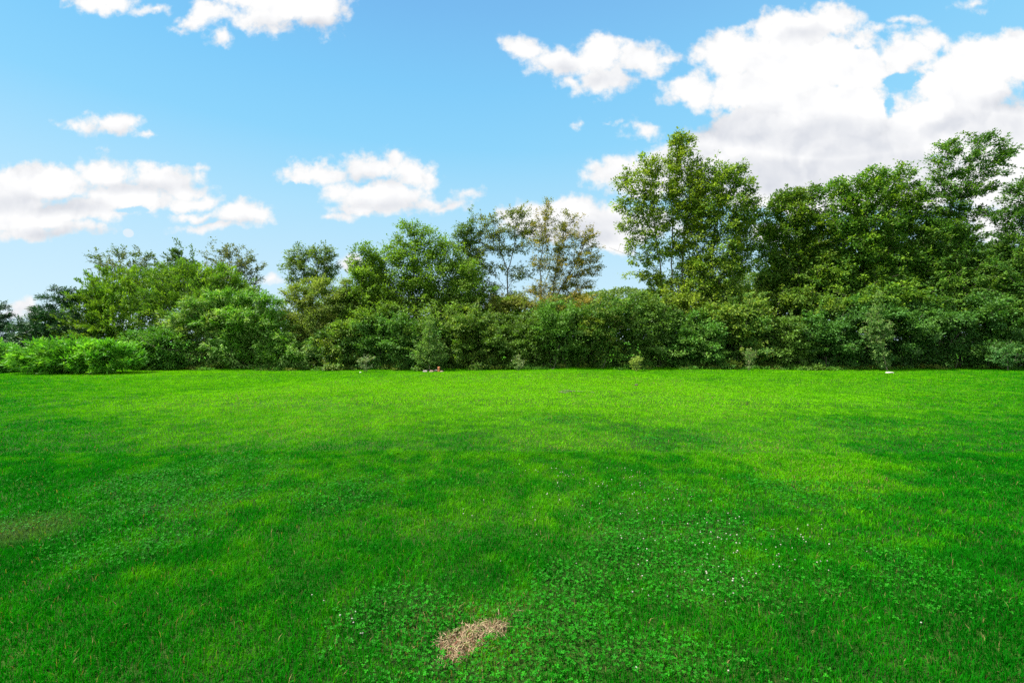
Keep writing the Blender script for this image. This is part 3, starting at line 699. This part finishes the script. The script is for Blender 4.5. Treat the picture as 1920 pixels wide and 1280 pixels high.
grow('russet_tree', 'thin tree with brownish fading leaves and several slim stems', 'tree', 1022, 30,
     [(1028, 376, 10, 9), (1028, 396, 16, 12), (1060, 402, 14, 9), (1010, 415, 18, 14), (1045, 425, 28, 18), (1085, 412, 14, 10), (1085, 435, 26, 18), (1010, 450, 22, 20), (1055, 460, 36, 20), (1105, 450, 20, 14), (1100, 480, 24, 18), (1030, 490, 38, 20), (1075, 500, 36, 18), (1118, 505, 16, 12), (1050, 530, 40, 16), (1090, 530, 30, 14), (1128, 462, 12, 2), (1010, 540, 30, 18), (1060, 560, 50, 20), (1030, 575, 40, 18, 1, -1.5), (1090, 570, 36, 16, 1, -1.5)], 800, 29000, (.12, .056), (.090, .100, .012), (.20, .150, .020), .35, spread=.12, shoots=.25, group=TG, arch=.06, rbase=.11,
     paths=[[(1022, 690, 0), (1015, 590, 0), (1012, 500, 0), (1028, 380, 0)], [(1030, 650, 0), (1034, 580, 0), (1040, 520, 0), (1060, 420, 0)], [(1034, 570, 0), (1065, 520, 0), (1100, 450, 0)]])
# --- the tall pair
grow('tall_tree', 'tallest tree of the row, its slim dark stems showing through a loose crown', 'tree', 1256, 28.4,
     [(1277, 250, 10, 10), (1276, 250, 12, 11), (1270, 262, 18, 12), (1284, 268, 20, 13), (1280, 272, 26, 16), (1275, 298, 34, 20), (1236, 300, 12, 8), (1207, 290, 4, 7), (1207, 305, 10, 8), (1180, 322, 14, 10), (1215, 315, 28, 17), (1255, 322, 36, 22), (1158, 346, 13, 13), (1190, 345, 30, 19), (1295, 325, 30, 22), (1235, 358, 44, 24), (1162, 382, 18, 12), (1195, 390, 32, 20), (1285, 365, 36, 28),
      (1245, 400, 42, 24), (1175, 420, 24, 14), (1212, 430, 34, 22), (1275, 415, 34, 26), (1185, 458, 22, 14), (1230, 465, 36, 20), (1200, 490, 26, 12), (1180, 516, 14, 7), (1215, 515, 30, 14), (1275, 460, 24, 24), (1160, 540, 8, 5), (1308, 405, 30, 34), (1306, 350, 28, 28), (1302, 450, 30, 30), (1300, 495, 30, 20), (1318, 310, 16, 14), (1255, 535, 46, 18), (1230, 565, 40, 18, 1, -1.3), (1280, 572, 40, 20, 1, -1.4)], 1100, 39000, (.15, .085), (.078, .122, .010), (.17, .22, .014), .25, spread=.15, shoots=.14, group=TG, arch=.05, rbase=.16, step=.45,
     paths=[[(1256, 690, 0), (1260, 560, 0), (1259, 480, 0), (1262, 400, 0), (1272, 300, 0), (1277, 246, 0)], [(1250, 640, 0), (1240, 520, 0), (1232, 460, 0), (1205, 400, 0), (1170, 350, 0)], [(1256, 600, 0), (1280, 540, 0), (1279, 470, 0), (1295, 380, 0), (1290, 300, 0)], [(1232, 460, 0), (1222, 380, 0), (1210, 300, 0)], [(1262, 540, 0), (1215, 495, 0), (1178, 478, 0), (1142, 464, 0)]])
grow('tall_tree', 'leafy companion of the tallest tree, darker and choked with creeper low down', 'tree', 1335, 28,
     [(1346, 292, 3, 8), (1345, 312, 8, 8), (1378, 298, 4, 8), (1378, 316, 10, 8), (1325, 326, 18, 12), (1355, 325, 26, 16), (1392, 318, 12, 12), (1345, 352, 34, 22), (1390, 348, 22, 18), (1410, 372, 18, 16), (1370, 385, 42, 24), (1320, 390, 28, 24), (1425, 398, 12, 14), (1400, 415, 30, 22), (1350, 425, 40, 26), (1400, 455, 28, 22), (1350, 470, 46, 28), (1395, 495, 28, 20), (1345, 510, 50, 28), (1310, 545, 40, 28), (1360, 560, 50, 28), (1300, 500, 22, 24), (1330, 590, 44, 22, 1, -1.5), (1385, 590, 36, 22, 1, -1.5), (1350, 620, 34, 16, 1, -1.9)], 1150, 47000, (.15, .085), (.056, .108, .011), (.15, .20, .014), .25, spread=.16, shoots=.14, group=TG, arch=.05, rbase=.16, step=.45,
     paths=[[(1335, 690, 0), (1334, 560, 0), (1336, 480, 0), (1345, 380, 0), (1350, 310, 0)], [(1334, 560, 0), (1370, 480, 0), (1400, 400, 0)]])
# --- the big mass
grow('broad_tree', 'dark green tree filling the gap beside the tallest pair', 'tree', 1490, 28.4,
     [(1478, 372, 30, 15), (1510, 365, 30, 15), (1450, 395, 18, 16), (1490, 400, 40, 24), (1440, 425, 16, 16), (1470, 440, 36, 24), (1520, 430, 40, 30), (1435, 470, 18, 14), (1470, 485, 36, 20), (1430, 498, 18, 9), (1520, 480, 46, 30), (1500, 520, 50, 28), (1450, 520, 24, 16), (1465, 560, 34, 20, 1, -1.4), (1510, 580, 40, 22, 1, -1.9), (1480, 610, 34, 18, 1, -2.0)], 820, 42000, (.15, .092), (.038, .084, .007), (.11, .16, .010), .2, spread=.17, shoots=.18, group=TG)
grow('broad_tree', 'great leafy tree whose sloping top rises towards the wind-blown tree', 'tree', 1620, 27.6,
     [(1560, 352, 30, 14), (1600, 342, 34, 14), (1645, 330, 34, 14), (1690, 322, 30, 16), (1575, 380, 46, 24), (1635, 370, 50, 28), (1690, 365, 40, 28), (1570, 420, 46, 28), (1640, 420, 60, 34), (1710, 410, 46, 34), (1590, 470, 56, 34), (1670, 475, 66, 36), (1560, 520, 50, 30), (1640, 530, 76, 34), (1720, 520, 56, 34), (1570, 575, 40, 22, 1, -1.6), (1620, 560, 50, 24, 1, -1.6), (1680, 575, 50, 24, 1, -1.8), (1600, 615, 46, 20, 1, -2.0), (1725, 590, 36, 20, 1, -1.6), (1690, 625, 36, 18, 1, -2.0)], 1300, 72000, (.15, .092), (.034, .088, .007), (.11, .18, .010), .25, spread=.18, shoots=.16, rbase=.2, group=TG)
grow('windblown_tree', 'tall airy tree with its top combed sideways by the wind', 'tree', 1800, 26.8,
     [(1772, 272, 22, 9), (1805, 262, 24, 9), (1842, 258, 26, 8), (1875, 266, 20, 9), (1898, 284, 14, 10), (1765, 292, 24, 13), (1810, 290, 38, 16), (1862, 296, 34, 14), (1775, 322, 32, 16), (1830, 325, 36, 16), (1875, 322, 22, 10), (1760, 355, 36, 20), (1815, 358, 36, 18), (1860, 350, 16, 8), (1775, 392, 40, 20), (1820, 395, 26, 16), (1760, 430, 46, 24), (1805, 440, 34, 24), (1780, 480, 56, 30), (1840, 500, 50, 24), (1790, 530, 80, 34), (1850, 400, 16, 6), (1770, 570, 44, 22, 1, -1.2), (1830, 575, 50, 24, 1, -1.4), (1800, 610, 46, 20, 1, -1.6)], 1050, 56000, (.14, .072), (.030, .080, .008), (.085, .15, .012), .2, spread=.14, shoots=.22, rbase=.2, group=TG,
     paths=[[(1800, 690, 0), (1800, 520, 0), (1795, 440, 0), (1800, 350, 0), (1830, 280, 0)], [(1797, 430, 0), (1770, 350, 0), (1775, 280, 0)], [(1799, 380, 0), (1840, 320, 0), (1885, 280, 0)]])
grow('broad_tree', 'dark tree cut by the frame edge past the wind-blown tree', 'tree', 1960, 25.8,
     [(1905, 352, 30, 10), (1890, 372, 28, 10), (1940, 335, 34, 14), (1870, 400, 24, 8), (1905, 412, 34, 18), (1950, 400, 60, 40), (1890, 440, 28, 14), (1920, 470, 60, 30), (1880, 500, 50, 24), (1930, 530, 80, 36), (1870, 545, 60, 28), (2010, 450, 60, 70), (2010, 340, 50, 40), (1890, 585, 50, 24, 1, -.9), (1940, 600, 60, 30, 1, -.9)], 900, 52000, (.14, .075), (.025, .072, .007), (.07, .13, .010), .2, spread=.16, shoots=.2, rbase=.2, group=TG)

# --- the hedge: shrub by shrub
rngH = np.random.default_rng(33)
words = ['with small crisp leaves below the leaning tree', 'dark and rounded just past the pyramidal sapling', 'mid green, filling the foot of the domed tree', 'with a few yellow sprays under the open tree',
         'dense and bluish green below the russet tree', 'paler and level-topped beside the far wood', 'bulging towards the lawn next to the small yellow sapling', 'with upright pale shoots under the tallest tree',
         'shaded at its foot below the creeper-clad tree', 'behind the small vase-shaped sapling', 'blackish green next to the grey boulder']
hx = [640, 716, 792, 880, 966, 1048, 1128, 1212, 1298, 1384, 1468]
tops = [604, 578, 598, 572, 588, 560, 554, 546, 574, 552, 590]
for i, (x, t) in enumerate(zip(hx, tops)):
    D = 26.7 + rngH.uniform(-.25, .35)
    j = lambda s: rngH.uniform(-s, s)
    lobes = [(x + j(14), t + 24, 42, 24), (x - 24 + j(8), t + 44, 36, 28), (x + 26 + j(8), t + 46, 36, 30), (x + j(10), t + 66, 56, 32), (x - 20, 664 + j(4), 40, 22), (x + 22, 662 + j(4), 40, 22), (x + j(20), 648, 30, 20, 1.0, -.7), (x + j(8), 682, 52, 9)]
    lobes += [(x + j(46), t + 20 + rngH.random() * 90, rngH.uniform(13, 24), rngH.uniform(8, 15), 1.3, -rngH.uniform(.5, 1.5)) for _ in range(9)]
    col = np.array(HEDGE) * rngH.uniform(.85, 1.25) * np.array([rngH.uniform(.8, 1.35), 1, rngH.uniform(.8, 1.3)])
    grow('hedge_shrub', 'hedge shrub ' + words[i], 'shrub', x, D, lobes, 600, 31000, (.125, .078), tuple(col), (.085, .155, .022) if i % 3 else (.13, .17, .02), .16, spread=.14, stems=9, rbase=.035, shell=.55, shoots=.22, up=.55, mat=M_GLOSSY, wood='stems', crown='foliage', group=HG, vary=.32)
words2 = ['leafy and dark between the tall saplings and the great tree', 'with overhanging lit sprays beside the tall sapling', 'deeply shaded below the great sloping tree', 'with broad drooping leaves under the wind-blown tree', 'behind the white-flowered sapling', 'at the frame edge past the white-flowered sapling']
for i, (x, t) in enumerate(((1545, 575), (1615, 560), (1695, 560), (1775, 555), (1860, 560), (1950, 560))):
    D = 26.2 - .15 * i; j = lambda s: rngH.uniform(-s, s)
    lobes = [(x + j(14), t + 20, 46, 24), (x - 26, t + 44, 38, 26, 1, -.4), (x + 28, t + 40, 40, 26, 1, -.5), (x + j(10), t + 66, 50, 24), (x - 20, 664, 42, 20), (x + 22, 660, 42, 22), (x + j(8), 682, 54, 9)]
    lobes += [(x + j(46), t + 10 + rngH.random() * 95, rngH.uniform(16, 28), rngH.uniform(8, 15), 1.3, -rngH.uniform(.5, 1.7)) for _ in range(9)]
    col = np.array((.030, .085, .013)) * rngH.uniform(.85, 1.15)
    grow('understory_shrub', 'understory shrub ' + words2[i], 'shrub', x, D, lobes, 270, 22000, (.125, .078), tuple(col), (.075, .16, .022), .2, spread=.15, stems=7, rbase=.04, shell=.5, shoots=.12, up=.7, mat=M_GLOSSY, wood='stems', crown='foliage', group=HG, vary=.32)
# second row closing the view behind the first
words3 = ['low filler shrub half hidden behind the white-tipped shrub', 'filler shrub half hidden behind the olive bush', 'filler shrub deep in the hedge under the domed tree', 'filler shrub deep in the hedge under the open tree', 'filler shrub deep in the hedge at the russet stems', 'filler shrub deep in the hedge at the tallest stems', 'brownish-green filler shrub filling the gap between the tall pair and the dark tree', 'filler shrub deep in shade behind the great tree', 'filler shrub deep in shade behind the wind-blown tree', 'filler shrub under the leaning bough of the lower spreading tree', 'filler shrub between the domed tree and the thin spire', 'tall filler shrub in the dark gap before the great tree', 'tall filler shrub between the great tree and the wind-blown tree', 'tall filler shrub beyond the wind-blown tree at the frame edge']
for i, (x, t, c) in enumerate(((470, 590, HEDGE), (610, 600, HEDGE), (790, 540, MID), (920, 548, OLIVE), (1040, 556, MID), (1300, 505, MID), (1425, 518, OLIVE), (1600, 412, DK), (1800, 425, DK), (700, 556, MID), (860, 528, MID), (1510, 440, DK), (1710, 405, DK), (1905, 440, DK))):
    lobes = [(x + rngH.uniform(-20, 20), t + 24, 46, 26), (x - 50, t + 46, 50, 30), (x + 54, t + 40, 50, 30), (x - 30, t + 80, 70, 30), (x + 40, t + 80, 70, 30), (x + 10, t + 110, 76, 30), (x - 10, t + 140, 80, 34), (x, 650, 90, 34)]
    grow('filler_shrub', words3[i], 'shrub', x, 29.6, lobes, 560, 34000 if x > 1450 else 27000, (.155, .095), tuple(np.array(c)), (.12, .15, .02) if c is OLIVE else None, .2, spread=.18, stems=7, rbase=.05, wood='stems', crown='foliage', group=HG)

def undergrowth():
    rng = np.random.default_rng(91); VV = []; CC = []
    for i in range(330):
        px = rng.uniform(250, 2050); D = rng.uniform(25.0, 26.3) - (.3 if px > 1500 else 0); x = (px - 960) / FPX * D
        if vnoise(np.array([x]), np.array([D]), 1.3, 4)[0] < .42: continue
        n = int(rng.integers(40, 130)); h = rng.uniform(.10, .42) * (1 if D > 25.6 else .5)
        p = np.array([x, D, ground_z(x, D)]) + rng.normal(0, 1, (n, 3)) * np.array([.16, .14, 0]); p[:, 2] += h * rng.random(n) ** .7
        ax = rng.normal(0, .6, (n, 3)); ax[:, 2] += .5; nr = rng.normal(0, .5, (n, 3)) + np.array([0, -.4, .7])
        f = rng.random((n, 1)); b = np.array([.07, .19, .015]) if rng.random() < .6 else np.array([.13, .17, .02])
        V, F, C = leaf_quads(rng, p, ax, unit(nr), rng.uniform(.06, .15, n), rng.uniform(.02, .06, n), b * (.7 + .7 * f)); VV.append(V); CC.append(C)
    V = np.concatenate(VV); o = link('weeds', mesh_np('weeds', V, np.arange(len(V)), 4, np.concatenate(CC), M_LEAF))
    tag(o, 'ragged low weeds and runners along the foot of the hedge', 'weeds', kind='stuff')
undergrowth()

# --- saplings on the lawn edge
def sap(kind, label, x, D, lobes, nt, nl, leaf, c, c2=None, **kw):
    kw.setdefault('spread', .055)
    grow(kind, label, 'sapling', x, D, lobes, nt, nl, leaf, c, c2, .25, group=SG, rbase=.03, rt=.003, step=.15, **kw)
GG = (.055, .120, .018)
sap('sapling', 'pyramid-shaped grey-green sapling ringed by stones', 805, 24.9, [(806, 582, 3, 12), (806, 604, 8, 13), (806, 626, 15, 13), (802, 646, 22, 12), (812, 652, 22, 12), (790, 666, 20, 10), (822, 668, 20, 10), (806, 676, 26, 9)], 380, 8000, (.075, .045), GG, (.13, .20, .04),
    paths=[[(805, 695, 0), (805, 640, 0), (806, 575, 0)]], spread=.075, shoots=.3)
sap('sapling', 'wispy young sapling with a few pinkish-white blooms', 687, 24.4, [(680, 676, 10, 8), (694, 674, 9, 9), (687, 686, 12, 6)], 70, 750, (.07, .035), (.07, .13, .04), (.20, .21, .12), shoots=.4)
sap('sapling', 'tiny loose sapling under the open forked tree', 972, 24.3, [(968, 674, 7, 8), (977, 680, 7, 9), (972, 688, 9, 5)], 60, 700, (.07, .04), (.07, .13, .03), (.25, .26, .14), shoots=.4)
sap('sapling', 'small yellow-green sapling in front of the dark hollow', 1193, 24.2, [(1188, 676, 7, 7), (1198, 673, 6, 6), (1193, 684, 9, 8)], 80, 1300, (.065, .035), (.12, .19, .03), (.22, .26, .05), shoots=.2)
sap('sapling', 'small vase-shaped sapling with pinkish young tips', 1404, 24.1, [(1397, 662, 5, 7), (1406, 660, 5, 7), (1413, 666, 5, 7), (1405, 674, 8, 8), (1405, 686, 5, 6)], 90, 1300, (.06, .028), (.07, .14, .03), (.20, .20, .09), tipup=.6)
sap('sapling', 'tall slender sapling reaching up before the great tree', 1664, 24.0, [(1648, 556, 4, 10), (1646, 578, 9, 12), (1640, 598, 14, 13), (1652, 612, 16, 14), (1630, 622, 14, 12), (1660, 630, 14, 12), (1642, 645, 18, 12), (1648, 664, 14, 10), (1655, 680, 10, 8)], 300, 6800, (.085, .05), (.065, .135, .03), (.15, .22, .06),
    paths=[[(1664, 697, 0), (1655, 665, 0), (1647, 620, 0), (1648, 550, 0)]], shoots=.3, spread=.07, bark=M_PALEBARK)
sap('sapling', 'bluish-green sapling dotted with small white flowers', 1889, 23.6, [(1893, 640, 6, 6), (1870, 652, 12, 8), (1905, 650, 12, 8), (1888, 660, 20, 9), (1865, 670, 16, 7), (1900, 672, 20, 8), (1885, 680, 16, 6)], 150, 2000, (.08, .045), (.035, .105, .022), (.09, .19, .05), shoots=.35, spread=.06)
sap('seedling', 'short yellowish seedling shooting from the hedge foot', 1376, 25.2, [(1370, 680, 8, 7), (1382, 684, 8, 6)], 60, 900, (.08, .04), (.13, .17, .02), (.2, .24, .03))

# ------------------------------------------------------------------ stones and small things on the lawn
def rock(name, label, x, y, size, mat, seed, cat='stone', flat=.6, group=None, kind=None):
    import bmesh
    rng = np.random.default_rng(seed)
    bm = bmesh.new(); bmesh.ops.create_icosphere(bm, subdivisions=3, radius=1)
    pl = [(unit(rng.normal(0, 1, 3)), rng.uniform(.55, .9)) for _ in range(9)]
    for v in bm.verts:
        p = np.array(v.co)
        for nrm, d in pl:
            e = p @ nrm - d
            if e > 0: p = p - nrm * e * .9
        p += rng.normal(0, .018, 3); v.co = Vector(p * np.array(size) * .6)
    me = bpy.data.meshes.new(name); bm.to_mesh(me); bm.free(); me.materials.append(mat)
    o = link(name, me, None, (x, y, float(ground_z(x, y)) + size[2] * .28)); o.rotation_euler = (0, 0, rng.uniform(0, 6))
    return tag(o, label, cat, group)
SR = 'stones round the pyramidal sapling'
for px, py, s, m, lab in ((797, 696, (.28, .2, .14), M_STONE, 'grey stone farthest from the orange marker, at the foot of the pyramidal sapling'), (810, 696, (.34, .22, .16), M_REDSTONE, 'largest reddish stone at the foot of the pyramidal sapling'),
                          (818, 695, (.24, .2, .14), M_STONE, 'pale stone between the largest reddish stone and the orange marker'), (829, 696, (.26, .2, .1), M_REDSTONE, 'flat brownish stone just past the orange marker')):
    x, y = gpx(px, py + .5); rock('stone', lab, x, y, s, m, int(px), group=SR)
x, y = gpx(1527, 692); rock('boulder', 'grey wedge-shaped boulder half under the dark hedge foot', x, y, (.55, .4, .36), M_STONE, 5, cat='boulder')
x, y = gpx(1668, 700.5); rock('stone', 'flat whitish stone lying beside the tall slender sapling', x, y, (.34, .22, .09), M_WHITESTONE, 8)
x, y = gpx(676, 697.5); rock('stone', 'tiny pale pebble near the wispy pink sapling', x, y, (.1, .08, .07), M_WHITESTONE, 9)
x, y = gpx(1193, 722.5); rock('clod', 'small dark clod of earth lying out on the lawn', x, y, (.13, .1, .09), M_SOIL, 10, cat='clod')
def stub():
    x, y = gpx(823, 696); z = float(ground_z(x, y)); n = 12
    prof = [(.055, 0), (.062, .05), (.058, .20), (.066, .23), (.066, .27), (.05, .285), (.04, .27), (.038, .2)]
    V = [(r * math.cos(i / n * 6.28318) , r * math.sin(i / n * 6.28318), h) for r, h in prof for i in range(n)]
    F = [(a * n + i, a * n + (i + 1) % n, (a + 1) * n + (i + 1) % n, (a + 1) * n + i) for a in range(len(prof) - 1) for i in range(n)]
    F.append(tuple(range((len(prof) - 1) * n, len(prof) * n)))
    me = bpy.data.meshes.new('orange_marker'); me.from_pydata(V, [], F); me.materials.append(M_ORANGE)
    for p in me.polygons: p.use_smooth = True
    tag(link('orange_marker', me, None, (x, y, z - .01)), 'short orange clay marker standing among the stones', 'marker')
stub()
def twigs():
    rng = np.random.default_rng(77); cx, cy = gpx(1070, 737); VV = []; FF = []; off = 0
    for i in range(16):
        a = rng.uniform(0, 6.28); L = rng.uniform(.12, .38); c = np.array([cx + rng.normal(0, .24), cy + rng.normal(0, .16), 0])
        N = np.array([c + np.array([math.cos(a), math.sin(a) , 0]) * L * (t - .5) + np.array([0, 0, .035 + .03 * rng.random()]) for t in (0, .35, .7, 1)])
        N[:, 2] += ground_z(N[:, 0], N[:, 1]); V, F = limb_mesh(N, np.array([-1, 0, 1, 2]), np.array([.007, .006, .005, .003]), 5); VV.append(V); FF.append(F + off); off += len(V)
    V = np.concatenate(VV); o0 = np.array([cx, cy, 0.]); tag(link('brushwood', mesh_np('brushwood', V - o0, np.concatenate(FF), 4, None, M_BARK), None, tuple(o0)), 'few dry twigs lying in a dark spot of the lawn', 'twigs', kind='stuff')
twigs()
